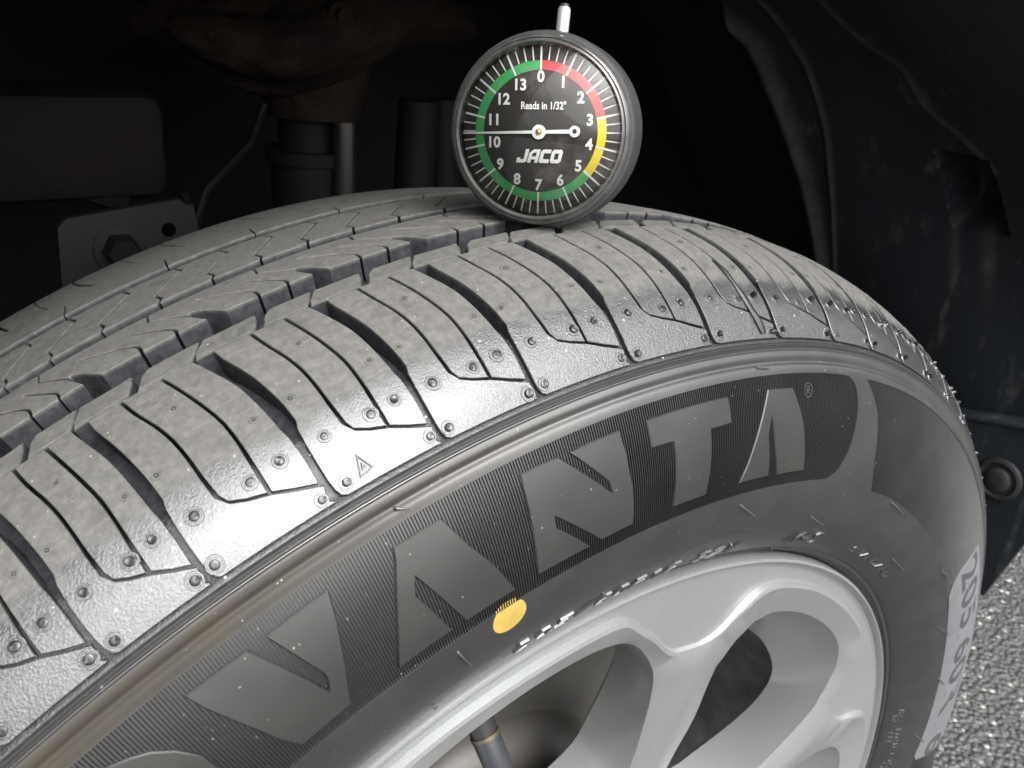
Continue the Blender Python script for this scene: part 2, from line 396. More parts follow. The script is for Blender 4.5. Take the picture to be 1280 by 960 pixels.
# inner wall and floor pan: the dark end of the wheel well
mb = MB()
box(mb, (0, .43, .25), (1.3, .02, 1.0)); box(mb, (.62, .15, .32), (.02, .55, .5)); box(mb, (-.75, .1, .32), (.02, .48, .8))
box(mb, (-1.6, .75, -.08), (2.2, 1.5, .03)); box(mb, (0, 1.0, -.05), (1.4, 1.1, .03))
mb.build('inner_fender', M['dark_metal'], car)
# lower splash panel with its push plug, right of the tyre
mb = MB()
def plate(mb, pts, nrm, th, bev=0):
    N = Vector(nrm).normalized() * th; n = len(pts)
    v = [Vector(q) for q in pts] + [Vector(q) + N for q in pts]
    mb.add(v, [tuple(range(n))[::-1], tuple(range(n, 2 * n))] + [(i, (i + 1) % n, n + (i + 1) % n, n + i) for i in range(n)])
PXP = .415
plate(mb, [(PXP, .16, .020), (PXP, -.020, .018), (PXP, -.053, .030), (PXP, -.066, .088), (PXP, -.099, .168), (PXP, -.05, .168), (PXP, -.037, .162), (PXP, -.012, .154), (PXP, .10, .144), (PXP, .16, .144)], (1, 0, 0), .006)
box(mb, (PXP + .010, .04, .1405), (.024, .22, .004), rot=Matrix.Rotation(R(-14), 3, 'X'), bev=.001)
mb.build('splash_panel', M['liner'], car)
mb = MB(); pr = []
cx, cy, cz = PXP - .001, -.036, .118
for rr, dx in ((.0, -.003), (.006, -.0035), (.0085, -.002), (.0088, .0), (.011, .0), (.0125, -.002), (.0145, -.0015), (.0155, .002)):
    pr += [(cx + dx, cy + rr * math.cos(2 * math.pi * k / 28), cz + rr * math.sin(2 * math.pi * k / 28)) for k in range(28)]
mb.add(pr, grid_faces(8, 28, True)); mb.build('push_plug', M['black_plastic'], car)
# frame rail, bracket and bolt, strut with its rusty spring seat
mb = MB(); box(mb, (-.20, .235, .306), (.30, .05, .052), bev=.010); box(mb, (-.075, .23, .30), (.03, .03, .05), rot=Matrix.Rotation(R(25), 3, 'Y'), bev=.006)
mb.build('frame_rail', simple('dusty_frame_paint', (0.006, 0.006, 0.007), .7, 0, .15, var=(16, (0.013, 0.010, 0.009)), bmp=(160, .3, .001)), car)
mb = MB()
plate(mb, [(-.114, .16, .245), (-.052, .16, .245), (-.0585, .16, .2895), (-.0615, .16, .2925), (-.108, .16, .2868), (-.112, .16, .283)], (0, 1, 0), .004)
plate(mb, [(-.0525, .16, .245), (-.0495, .18, .245), (-.0555, .18, .291), (-.0585, .16, .2895)], (1, 0, 0), .003)
br = mb.build('chassis_bracket', M['grey_metal'], car)
mb = MB(); bc = (-.0885, .158, .2720); pr = []
for rr, dy in ((.0112, .002), (.0112, .0012), (.0108, .0008), (.0060, .0008)):
    pr += [(bc[0] + rr * math.cos(2 * math.pi * k / 30), bc[1] + dy, bc[2] + rr * math.sin(2 * math.pi * k / 30)) for k in range(30)]
mb.add(pr, grid_faces(4, 30, True)); mb.build('washer', M['grey_metal'], br)
mb = MB(); pr = []
for rr, dy in ((.0078, .003), (.0078, -.004), (.0066, -.006), (.0, -.006)):
    pr += [(bc[0] + rr * math.cos(2 * math.pi * k / 6), bc[1] - .002 + dy, bc[2] + rr * math.sin(2 * math.pi * k / 6)) for k in range(6)]
mb.add(pr, grid_faces(4, 6, True)); mb.build('bolt', M['dark_metal'], br, smooth=False)
mb = MB(); tube(mb, [(-.0672, .1605, .2790), (-.0672, .1596, .2790)], .0032, 16); mb.build('hole', simple('hole_shadow_plug', (.002, .002, .002), .9, 0, 0), br)  # flat black disc painted for the dark inside the hole; plate is uncut
mb = MB()
tube(mb, [(.033, .235, .13), (.033, .235, .295)], .0215, 24); tube(mb, [(.033, .235, .29), (.033, .235, .36)], .017, 20); tube(mb, [(.033, .235, .293), (.033, .235, .300)], .0245, 24)
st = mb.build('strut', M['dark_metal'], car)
mb = MB(); tube(mb, [(.044, .212, .20), (.044, .212, .318)], .0065, 12); mb.build('strut_clamp', M['steel'], st)
mb = MB()
from mathutils import noise as mnoise
bm = bmesh.new(); bmesh.ops.create_uvsphere(bm, u_segments=96, v_segments=48, radius=1)
for v_ in bm.verts:
    q = v_.co.copy(); k = 1 + .10 * math.sin(5 * q.x + 2) + .07 * math.sin(9 * q.y + 7 * q.x) + .055 * mnoise.fractal(q * 2.2, .8, 2.0, 5) + .025 * mnoise.noise(q * 16)
    v_.co = Vector((q.x * .092 * k + .040, q.y * .05 * k + .235, q.z * .026 * k + .366 + .012 * math.sin(3 * q.x)))
bm.verts.index_update(); mb.add([v_.co for v_ in bm.verts], [[q.index for q in f_.verts] for f_ in bm.faces]); bm.free()
tube(mb, [(.036, .235, .36), (.036, .235, .335), (.036, .235, .318)], [.034, .030, .026], 32)
for bx_, bz_ in ((.030, .372),):
    tube(mb, [(bx_, .20, bz_), (bx_, .182, bz_)], .0045, 6); tube(mb, [(bx_, .20, bz_), (bx_, .1865, bz_)], .007, 18)
mb.build('spring_seat', M['rust'], car)
mb = MB(); tube(mb, [(.085, .21, .20), (.09, .21, .33)], .012, 14); tube(mb, [(.118, .22, .22), (.112, .22, .33)], .010, 14); tube(mb, [(.0775, .19, .265), (.075, .19, .2785)], .0022, 8, cap=True)
mb.build('brake_line', M['dark_metal'], car)
mb = MB(); tube(mb, [(-.045, .20, .265), (-.036, .205, .285), (-.020, .21, .298), (-.006, .22, .306), (.004, .225, .325)], .0022, 8); mb.build('sensor_cable', M['dark_metal'], car)
# ================================================================== WHEEL
wheel = empty('wheel_assembly', (0, 0, 0), 'car wheel with black tyre and silver alloy rim under the arch', 'wheel')
# ---- carcass
def side_feat(s):        # moulded rings of the sidewall, mm
    h = 0.0
    h += .95 * math.exp(-((s + 1.8) / .5) ** 2) + .35 * math.exp(-((s + 3.3) / .3) ** 2)
    h -= .35 * math.exp(-((s + 2.75) / .22) ** 2)
    h -= .75 * math.exp(-((s + 7.0) / 1.0) ** 2)
    h += .55 * math.exp(-((s + 87.0) / .7) ** 2) - .35 * math.exp(-((s + 85.6) / .5) ** 2)
    return h
LO, HI = -64.0, -10.3
ss1 = np.r_[np.arange(-96.5, -90, 1.0), np.arange(-90, -83, .25), np.arange(-83, LO - 3, 2.0), np.arange(LO - 3, LO + .01, .5)]
ss2 = np.r_[np.arange(HI, -.9, .12), np.arange(-.9, 60, 1.5), np.arange(60, 192, 3.0), np.arange(195, 280, 6.0)]
mb = MB()
for sv in (ss1, ss2):
    hv = np.array([side_feat(q) if q < -.8 else floor_h(q) for q in sv]); r, y = ry(sv, hv)
    revolve(mb, list(zip(r, y)), 420, sh=list(zip(sv, hv)), mi=0)
    k = sv > -.9
T0, T1 = -1.35, 1.85
sv = np.linspace(LO, HI, 24); r, y = ry(sv, 0 * sv); revolve(mb, list(zip(r, y)), 200, T1, 2 * math.pi + T0, sh=[(q, 0) for q in sv])
# sidewall panel with the two recessed, ribbed fields cut out
band_end = smooth_open([(.2400, -10.75), (.2533, -10.8), (.2656, -11.2), (.2790, -13.8), (.2855, -19.0), (.2863, -27.0), (.2815, -36.1), (.2693, -43.3), (.2511, -45.8), (.240, -46.0)], 3)
B1 = np.array([(-1.10, -46.0)] + [(-1.10, -10.75)] + list(band_end)); B1 = np.c_[B1[:, 0] * KX, B1[:, 1]]
b2l = smooth_open([(.307, -10.9), (.3235, -16.1), (.3374, -21.7), (.3492, -31.2), (.3640, -40.6), (.3905, -49.3)], 3)
b2b = smooth_open([(.3905, -49.3), (.4547, -49.6), (.5906, -51.3), (.724, -52.6), (.836, -53.2), (.9311, -54.1), (1.045, -55.4), (1.1745, -56.5), (1.3279, -57.8), (1.4359, -59.3), (1.60, -60.5)], 3)
B2 = np.array(list(b2l) + list(b2b[1:]) + [(1.60, -10.9)]); B2 = np.c_[B2[:, 0] * KX, B2[:, 1]]
B1 = resample(ccw(B1), 2.5); B2 = resample(ccw(B2), 2.5)
outer = resample(np.array([(T0 * KX, LO), (T1 * KX, LO), (T1 * KX, HI), (T0 * KX, HI)]), 2.5)
gx = np.arange(T0 * KX + 3, T1 * KX - 2, 4.0); gs = np.arange(LO + 1.8, HI, 3.0)
G = np.stack(np.meshgrid(gx, gs), -1).reshape(-1, 2)
keep_ = ~inpoly(offset(B1, -.8), G) & ~inpoly(offset(B2, -.8), G); G = G[keep_]
V, F, mp = triangulate([(outer, True), (B1, True), (B2, True)], G, lambda c: inpoly(outer, c) & ~inpoly(B1, c) & ~inpoly(B2, c))
mb.add(surf(V[:, 0] / KX, V[:, 1], 0), F[:, ::-1], V[:, 1], np.zeros(len(V)))
REC = -.62
for L in (B1, B2):
    n = len(L); z0 = np.zeros(n); z1 = np.full(n, REC - .35)
    a = mb.add(surf(L[:, 0] / KX, L[:, 1], z0), [], L[:, 1], z0); b = mb.add(surf(L[:, 0] / KX, L[:, 1], z1), [], L[:, 1], z1)
    for i in range(n): j = (i + 1) % n; mb.f.append((a + i, a + j, b + j, b + i)); mb.mi.append(0)
# material: sidewall below the blocks, tread in the grooves
tyre = mb.build('tyre', [M['side'], M['tread']], wheel, 30)
me = tyre.data; av = np.array(mb.s); mi = np.array([1 if av[f[0]] > -.95 and max(av[list(f)]) < 186 else 0 for f in mb.f]); me.polygons.foreach_set('material_index', mi)
# ---- ribbed fields
def ribbed(L, pitch, name, s_lo, s_hi):
    Lx = L.copy(); ths = np.arange(L[:, 0].min() / KX + .0006, L[:, 0].max() / KX - .0004, pitch); mbb = MB(); ns = 11
    for t_ in ths:
        prof_t = [(0, 0), (.52, 0), (.64, 1), (.86, 1), (.98, 0)]; cols = []
        for du, hu in prof_t:
            tt = t_ + du * pitch; x = tt * KX; q = np.roll(Lx, -1, 0); c_ = (Lx[:, 0] > x) != (q[:, 0] > x)
            if c_.sum() < 2: cols = None; break
            yi = Lx[c_, 1] + (x - Lx[c_, 0]) / (q[c_, 0] - Lx[c_, 0]) * (q[c_, 1] - Lx[c_, 1])
            sv = np.linspace(yi.min() + .01, yi.max() - .01, ns); hv = np.full(ns, REC + hu * .48); cols.append((np.full(ns, tt), sv, hv))
        if cols is None: continue
        A = np.array(cols); v = surf(A[:, 0].ravel(), A[:, 1].ravel(), A[:, 2].ravel())
        mbb.add(v, [(i * ns + j, i * ns + j + 1, (i + 1) * ns + j + 1, (i + 1) * ns + j) for i in range(4) for j in range(ns - 1)], A[:, 1].ravel(), A[:, 2].ravel())
    # floor under the ribs closes the field
    lo, hi = L.min(0), L.max(0); G_ = np.stack(np.meshgrid(np.arange(lo[0], hi[0], 4), np.arange(lo[1], hi[1], 3)), -1).reshape(-1, 2); G_ = G_[inpoly(offset(L, .8), G_)]
    V_, F_, _ = triangulate([(L, True)], G_, lambda c: inpoly(L, c)); hv = np.full(len(V_), REC - .06)
    mbb.add(surf(V_[:, 0] / KX, V_[:, 1], hv), F_[:, ::-1], V_[:, 1], hv)
    o = mbb.build(name, M['band'], tyre, 20); return tag(o, kind='stuff')
ribbed(B1, .00272, 'ribbed_band', -46, -10.7)
tag(ribbed(B2, .0029, 'ribbed_band', -60, -10.9))
# ---- raised letters of the name
LET = {
 'V': [(-.4952, -14.6), (-.4463, -15.1), (-.4175, -35.0), (-.4138, -32.2), (-.4135, -30.3), (-.4319, -15.1), (-.3789, -14.6), (-.3841, -20.6), (-.3943, -29.8), (-.4095, -41.9), (-.4577, -42.4), (-.4675, -37.0), (-.475, -30.8), (-.4845, -23.9), (-.4915, -18.6)],
 'A': [(-.3239, -14.8), (-.2802, -14.8), (-.2677, -23.5), (-.2503, -32.7), (-.2368, -42.1), (-.2912, -42.1), (-.3181, -23.5), (-.3239, -27.7), (-.3057, -42.0), (-.3621, -42.0), (-.3474, -31.5), (-.3381, -24.9), (-.3269, -17.8)],
 'N': [(-.2043, -14.6), (-.1656, -14.8), (-.1168, -29.8), (-.1188, -26.5), (-.1545, -14.8), (-.0966, -14.8), (-.0942, -21.2), (-.0914, -31.0), (-.0910, -36.8), (-.0925, -41.6), (-.1333, -41.9), (-.1824, -28.7), (-.183, -31.8), (-.1475, -42.0), (-.2111, -41.8), (-.2070, -26.5), (-.2055, -18.1)],
 'T': [(-.0648, -14.8), (.0455, -14.9), (.0485, -22.6), (.0174, -22.8), (.0179, -28.1), (.0161, -36.3), (.0139, -42.1), (-.0363, -41.9), (-.0339, -33.8), (-.0333, -27.4), (-.0351, -22.9), (-.0639, -22.5)],
 'A2': [(.108, -14.9), (.1507, -15.1), (.1635, -21.5), (.1741, -27.8), (.1836, -35.7), (.1908, -42.0), (.136, -42.0), (.1246, -34.2), (.1121, -22.8), (.1095, -28.8), (.1204, -41.8), (.0682, -41.8), (.0781, -36.1), (.0877, -29.2), (.0998, -20.6)],
 'D': [(-.655, -14.8), (-.575, -14.9), (-.557, -15.6), (-.5435, -17.3), (-.5335, -19.0), (-.5219, -22.4), (-.5135, -26.7), (-.511, -32.2), (-.5150, -38.0), (-.5270, -41.9), (-.600, -42), (-.598, -36.5), (-.562, -35.5), (-.555, -29), (-.562, -22.5), (-.612, -21.5), (-.618, -42), (-.655, -42)],
 'A0': [(-.755, -14.8), (-.715, -14.8), (-.675, -42), (-.73, -42), (-.750, -24), (-.757, -28), (-.742, -42), (-.795, -42), (-.775, -28)]}
for k, L in LET.items():
    mbb = MB(); prism(mbb, np.array([(a * KX, b) for a, b in L]), .20, REC - .1, .32, 3.0, 4.0); mbb.build('raised_letter', M['letter'], tyre, 40)
# ---- stroke lettering
GL = {'0': [[(.2, 0), (0, .25), (0, .75), (.2, 1), (.8, 1), (1, .75), (1, .25), (.8, 0), (.2, 0)]], '1': [[(.2, .75), (.6, 1), (.6, 0)]], '2': [[(0, .8), (.2, 1), (.8, 1), (1, .75), (0, 0), (1, 0)]],
 '5': [[(1, 1), (0, 1), (0, .55), (.8, .55), (1, .4), (1, .15), (.8, 0), (0, 0)]], '6': [[(.9, 1), (.3, 1), (0, .7), (0, .2), (.2, 0), (.8, 0), (1, .2), (1, .4), (.8, .55), (0, .5)]], '9': [[(.1, 0), (.7, 0), (1, .3), (1, .8), (.8, 1), (.2, 1), (0, .8), (0, .6), (.2, .45), (1, .5)]],
 '/': [[(0, 0), (1, 1)]], 'R': [[(0, 0), (0, 1), (.8, 1), (1, .8), (1, .6), (.8, .5), (0, .5)], [(.4, .5), (1, 0)]], 'V': [[(0, 1), (.5, 0), (1, 1)]], 'M': [[(0, 0), (0, 1), (.5, .4), (1, 1), (1, 0)]], '+': [[(0, .5), (1, .5)], [(.5, .9), (.5, .1)]],
 'S': [[(1, .85), (.8, 1), (.2, 1), (0, .8), (.1, .6), (.9, .4), (1, .2), (.8, 0), (.2, 0), (0, .15)]], 'T': [[(0, 1), (1, 1)], [(.5, 1), (.5, 0)]], 'A': [[(0, 0), (.5, 1), (1, 0)], [(.2, .35), (.8, .35)]], 'N': [[(0, 0), (0, 1), (1, 0), (1, 1)]], 'D': [[(0, 0), (0, 1), (.7, 1), (1, .7), (1, .3), (.7, 0), (0, 0)]],
 'X': [[(0, 0), (1, 1)], [(0, 1), (1, 0)]], 'L': [[(0, 1), (0, 0), (1, 0)]], 'O': [[(.2, 0), (0, .25), (0, .75), (.2, 1), (.8, 1), (1, .75), (1, .25), (.8, 0), (.2, 0)]], 'K': [[(0, 0), (0, 1)], [(1, 1), (0, .45), (1, 0)]], 'G': [[(1, .8), (.8, 1), (.2, 1), (0, .8), (0, .2), (.2, 0), (1, 0), (1, .45), (.6, .45)]],
 'P': [[(0, 0), (0, 1), (.8, 1), (1, .75), (.8, .5), (0, .5)]], 'E': [[(1, 1), (0, 1), (0, 0), (1, 0)], [(0, .5), (.8, .5)]], '3': [[(0, .9), (.3, 1), (.9, 1), (1, .75), (.5, .5), (1, .25), (.8, 0), (0, .1)]], ' ': []}
def embossed(txt, th0, th1, s0, s1, name='raised_marking', w=.55, h=.7, wid=.62):
    mbb = MB(); n = len(txt); adv = (th1 - th0) / n; cw = adv * wid
    s0a, s1a = (s0, s0) if not isinstance(s0, tuple) else s0, (s1, s1) if not isinstance(s1, tuple) else s1
    for i, chv in enumerate(txt):
        f_ = i / max(1, n - 1); sb = s0a[0] + (s0a[1] - s0a[0]) * f_; stp = s1a[0] + (s1a[1] - s1a[0]) * f_
        for st_ in GL.get(chv, []):
            P = np.array([((th0 + i * adv + x * cw) * KX, sb + (stp - sb) * y) for x, y in st_]); t_ = np.gradient(P, axis=0); t_ /= np.maximum(np.linalg.norm(t_, axis=1), 1e-6)[:, None]; nn = np.c_[-t_[:, 1], t_[:, 0]] * w / 2
            a = P + nn; b = P - nn; a2 = P + nn * .5; b2 = P - nn * .5; k = len(P)
            vv = np.concatenate([surf(q[:, 0] / KX, q[:, 1], np.full(k, hh)) for q, hh in ((a, -.1), (a2, h), (b2, h), (b, -.1))])
            mbb.add(vv, [(r_ * k + j, r_ * k + j + 1, (r_ + 1) * k + j + 1, (r_ + 1) * k + j) for r_ in range(3) for j in range(k - 1)] + [(0, k, 2 * k, 3 * k), (k - 1, 4 * k - 1, 3 * k - 1, 2 * k - 1)])
    return mbb.build(name, M['mark'], tyre, 25)
embossed('205/60R16 92V', -.232, .165, (-75.0, -78.6), (-68.6, -72.0))
embossed('M+S', .296, .386, (-78.3, -77.6), (-71.2, -71.2))
embossed('STANDARD', .520, .735, -77.6, -74.6, w=.4, h=.3)
embossed('MAX LOAD 615 KG', 1.318, 1.58, (-77.8, -76.2), (-75.0, -73.4), w=.4, h=.3)
embossed('MAX PRESS 350 KPA', 1.338, 1.60, (-80.6, -80.2), (-78.0, -77.6), w=.4, h=.3)
mbb = MB()     # registered mark, a small raised ring with its letter
for rr0, rr1 in ((2.0, 2.4),):
    q = [(math.cos(2 * math.pi * k / 24), math.sin(2 * math.pi * k / 24)) for k in range(24)]
    vv = np.concatenate([surf(np.array([.1800 + x * r_ / KX * 1.1 for x, y in q]), np.array([-16.1 + y * r_ for x, y in q]), np.full(24, hh)) for r_, hh in ((2.0, REC), (2.05, -.05), (2.35, -.05), (2.4, REC))])
    mbb.add(vv, grid_faces(4, 24, True))
mbb.build('registered_mark', M['letter'], tyre)
e_ = embossed('R', .1772, .1772 + .0075, -17.2, -15.0, 'registered_mark', .35, -.1, .7)
# ---- yellow balance dot, white size sticker
mbb = MB(); q = np.array([(-.2470 * KX + 6.3 * math.cos(a), min(-46.15, -49.9 + 5.3 * math.sin(a))) for a in np.linspace(0, 2 * math.pi, 40, endpoint=False)])
prism(mbb, q, .07, -.05, .05, 1.2, 2.0)
for k in range(9):
    th_ = -.2610 + k * .00272; e2 = .3 + 1.5 * math.sqrt(max(0, 1 - ((k - 4.5) / 5) ** 2))
    vv = surf(np.array([th_, th_ + .0009, th_ + .0009, th_]), np.array([-46.0, -46.0, -46 + e2, -46 + e2]), np.full(4, REC + .53)); mbb.add(vv, [(0, 1, 2, 3)])
mbb.build('balance_dot', M['yellow'], tyre)
mbb = MB()
stl = smooth_open([(.925, -24.5), (.912, -30.5), (.902, -38), (.9005, -44.5), (.915, -50.0), (.945, -53.4)], 3); stb = smooth_open([(.945, -53.4), (1.045, -55.2), (1.1745, -56.4), (1.3279, -57.6), (1.4359, -59.0), (1.495, -60.2)], 3)
end = [(1.507 + .004, -58.5), (1.512, -55), (1.512, -40), (1.505, -26)]
P = np.array(list(stl) + list(stb[1:]) + end); prism(mbb, np.c_[P[:, 0] * KX, P[:, 1]], .10, -.8, .05, 2.5, 3.5)
stk = mbb.build('size_sticker', M['sticker'], tyre)
def text_mesh(txt, size=1.0, bold=0.0, res=3):
    cu = bpy.data.curves.new('tmp', 'FONT'); cu.body = txt; cu.size = size; cu.offset = bold; cu.resolution_u = res; cu.align_x = 'CENTER'; cu.align_y = 'CENTER'
    ob = bpy.data.objects.new('tmp', cu); COL.objects.link(ob); dg = bpy.context.evaluated_depsgraph_get(); dg.update()
    me_ = ob.evaluated_get(dg).to_mesh(); v = np.array([tuple(q.co) for q in me_.vertices]); f = [tuple(p_.vertices) for p_ in me_.polygons]
    ob.evaluated_get(dg).to_mesh_clear(); bpy.data.objects.remove(ob); bpy.data.curves.remove(cu); return v, f
v, f = text_mesh('205/60R16', 1.0, .015); v = v - v.min(0); v = v / np.maximum(v.max(0), 1e-6)
mbb = MB(); mbb.add(surf(.918 + v[:, 0] * .60, -44.0 + v[:, 1] * 17.0 - v[:, 0] * 9, np.full(len(v), .13)), f); mbb.build('printed_size', M['ink'], stk, smooth=False)
# ---- tread pitches
TP = [-0.5843, -0.5057, -0.4306, -0.3317, -0.2439, -0.1533, -0.0532, 0.051, 0.1491, 0.2502, 0.3338, 0.4209]
pit = list(np.diff(TP)); mean = .0912
while TP[-1] < 1.75: TP.append(TP[-1] + random.choice((.085, .0905, .099)))
while TP[0] > -1.6: TP.insert(0, TP[0] - random.choice((.079, .0905, .099)))
def U(k, pts):
    P = np.array(pts, float); return np.c_[np.interp(k + P[:, 0], np.arange(len(TP)), TP) * KX, P[:, 1]]
A_left = smooth_open([(-.222, 50.1), (-.205, 46), (-.165, 41.5), (-.118, 36), (-.083, 30), (-.062, 25), (-.056, 20.5)], 2)
A_left2 = [(-.080, 18.3), (-.092, 14), (-.095, 9), (-.093, 5.0), (-.083, 2.6), (-.060, 1.0), (-.02, .35)]
A_right = smooth_open([(.615, 50.1), (.69, 42.5), (.755, 36), (.792, 29), (.812, 23.6), (.822, 20.4)], 2)
A_right2 = [(.842, 17.4), (.850, 12), (.848, 5.7)]
A_tip = [(.862, 5.0), (.858, 3.6), (.838, 2.4), (.850, 1.2), (.882, .35)]
SP1 = smooth_open([(.07, 50.1), (.11, 43.5), (.172, 37), (.21, 31.2), (.225, 25), (.228, 19.8), (.240, 14.5)], 2)
SP2 = smooth_open([(.375, 50), (.443, 41.8), (.50, 34.5), (.538, 28.3), (.545, 22), (.54, 15.5), (.537, 9.3)], 2)
LL = [(.240, 14.5), (.285, 12.2), (.39, 10.6), (.537, 9.1), (.69, 7.0), (.858, 5.1)]
NIB = [(-.0, 25.8), (.32, 39), (.72, 26), (.06, 14), (.46, 13.3), (.70, 14.1), (.795, 2.5), (-.003, 2.9)]
def sh(P, w, k):          # shift a cut line sideways by w mm
    d = (TP[k + 1] - TP[k]) * KX; return [(u + w / d, s) for u, s in P]
def disc(mbb, th, s, h0, ringr, stubr, stubh, tilt=0.0, n=10):
    q = [(math.cos(2 * math.pi * j / n), math.sin(2 * math.pi * j / n)) for j in range(n)]
    def circ(r_, h_, dx=0.0): return surf(np.array([th + x * r_ / KX + dx / KX for x, y in q]), np.array([s + y * r_ for x, y in q]), np.full(n, h_))
    rows = [circ(ringr, h0 - .02), circ(ringr * .93, h0 + .14), circ(ringr * .76, h0 + .14), circ(ringr * .68, h0 - .10), circ(stubr, h0 - .10), circ(stubr * .96, h0 + stubh * .7, tilt * .6), circ(stubr * .72, h0 + stubh, tilt), circ(.02, h0 + stubh - .12, tilt)]
    hh = np.repeat([0, .2, .2, -1.5, -1.5, -1.5, -1.5, -1.5], n)
    gf = grid_faces(8, n, True); V_ = np.concatenate(rows)
    b_ = mbb.add(V_, gf[:3 * n], np.full(8 * n, s), hh)
    mbb.add(V_, gf[3 * n:], np.full(8 * n, s), hh, 1 if stubh > .1 else 0)
TRI = [(.19, 6.6), (.253, 3.0), (.14, 2.5)]
for k in range(1, len(TP) - 3):
    mbb = MB(); w = .42
    fA = list(A_left) + A_left2 + [(.2, .3), (.5, .3), (.75, .3)] + A_tip[::-1] + sh(LL[::-1], 0, k)[:-1] + sh(SP1[::-1], -w, k)
    fA = [(u, s - (.35 if (u, s) in LL else 0)) for u, s in fA]
    L2 = [q for q in LL if q[0] < .53]; 
    fB = sh(SP1, w, k) + [(u, s + .25) for u, s in LL[1:3]] + [(.52, 9.6)] + sh(SP2[::-1], -w, k)[0:]
    fC = sh(SP2, w, k) + [(.69, 7.4), (.842, 5.7)] + A_right2[::-1][1:] + list(A_right[::-1])
    for L in (fA, fB, fC): prism(mbb, U(k, L), 0, None, .14, 1.5, 3.4)
    th_k = TP[k]; far = th_k > .0
    for (u, s) in NIB:
        q = U(k, [(u + random.uniform(-.012, .012), s + random.uniform(-.4, .4))])[0]
        worn = s > 20; rs = random.uniform(.85, 1.1)
        disc(mbb, q[0] / KX, q[1], .0, (1.35 if worn else 2.0) * rs, (.62 if worn else 1.12 if not far else .8) * rs, .05 if worn else (random.uniform(.4, 1.7) if far else random.uniform(.3, .7)), 0 if worn else random.uniform(-.3, .9 if far else .4))
    blk = mbb.build('shoulder_block', [M['tread'], M['nib']], tyre, 42)
    if abs(TP[k] + .3317) < .01:        # the small moulded wear triangle
        mt = MB()
        for a, b in ((1.25, .62), (.45, .1)):
            c0 = np.mean(TRI, 0); o_ = U(k, [tuple(c0 + (np.array(q) - c0) * a) for q in TRI]); i_ = U(k, [tuple(c0 + (np.array(q) - c0) * (a - .34)) for q in TRI])
            vv = np.concatenate([surf(L[:, 0] / KX, L[:, 1], np.full(3, hh)) for L, hh in ((o_, -.05), (o_, .7), (i_, .7), (i_, -.05))]); mt.add(vv, grid_faces(4, 3, True), np.full(12, 3.0), np.full(12, 0))
        mt.build('wear_mark', M['nib'], tyre, smooth=False)
    # narrow rib between the shoulder and the first groove
    if TP[k] > 1.15: continue
    for L in ([(.64, 50.9), (.655, 53), (.765, 57.6), (.9, 57.5), (1.10, 57.6), (1.222, 58.0), (1.195, 55), (1.125, 50.9)], [(.195, 50.9), (.265, 55.5), (.345, 57.6), (.5, 57.6), (.745, 57.8), (.690, 54.5), (.622, 51.6), (.60, 50.9)]):
        mbb = MB(); prism(mbb, U(k, L), -.25, None, .5, 1.4, 2.6); mbb.build('narrow_rib_block', M['tread'], tyre, 42)
    # second rib: notched, two hooked sipes a pitch
    s1a, s1b = slit([(1.375, 65.4), (1.378, 68.8), (1.30, 71.8), (1.13, 75.5), (.95, 79.8)], .75)
    s2a, s2b = slit([(1.655, 65.5), (1.660, 68.5), (1.55, 72.5), (1.38, 77.9)], .75)
    n1, n2_ = slit([(.80, 72.2), (.66, 76.6), (.54, 80.3)], .35)
    # outline: start at the notch on the left, along the groove edge, to the next notch, back along the far edge
    near = [(1.065, 65.6), (1.2, 65.5)] + s1a + s1b + [(1.52, 65.4)] + s2a + s2b + [(1.78, 65.8), (1.90, 66.0)]
    far_ = [(1.795, 72.3), (1.66, 76.6), (1.54, 80.3), (1.565, 84.8), (1.3, 84.8), (1.1, 84.8), (.9, 84.8), (.585, 84.8), (.560, 80.3), (.675, 76.9), (.815, 73.0), (.845, 73.4), (.93, 71.5)]
    mbb = MB(); prism(mbb, U(k, near + far_), 0, None, .22, 1.4, 3.2); mbb.build('notched_rib_block', M['tread'], tyre, 42)
    # centre rib: two blocks a pitch, split by a Z cut
    for u0 in (.22, .72):
        z = [(.0, 91.2), (.045, 94.2), (.02, 98.0), (.385, 111.4), (.345, 116.2)]
        zl = [(u0 + a + .018, b) for a, b in z]; zr = [(u0 + .5 + a - .012, b) for a, b in z]
        mbb = MB(); prism(mbb, U(k, zl[::-1] + zr), 0, None, .20, 1.5, 3.4); mbb.build('centre_rib_block', M['tread'], tyre, 42)
    # inner shoulder
    L = [(.055, 122.6), (.10, 132), (-.06, 141), (-.14, 150), (-.18, 160), (-.2, 175), (.265, 175), (.27, 160), (.30, 152)] + [(.30 + .1, 141.5), (.43, 141.2), (.335, 152.5), (.29, 160), (.285, 175)] + [(.79, 175), (.81, 160), (.85, 150), (.93, 141), (1.085, 132), (1.04, 122.6)]
    mbb = MB(); prism(mbb, U(k, L), 0, None, .22, 1.8, 4.5); mbb.build('inner_shoulder_block', M['tread'], tyre, 42)
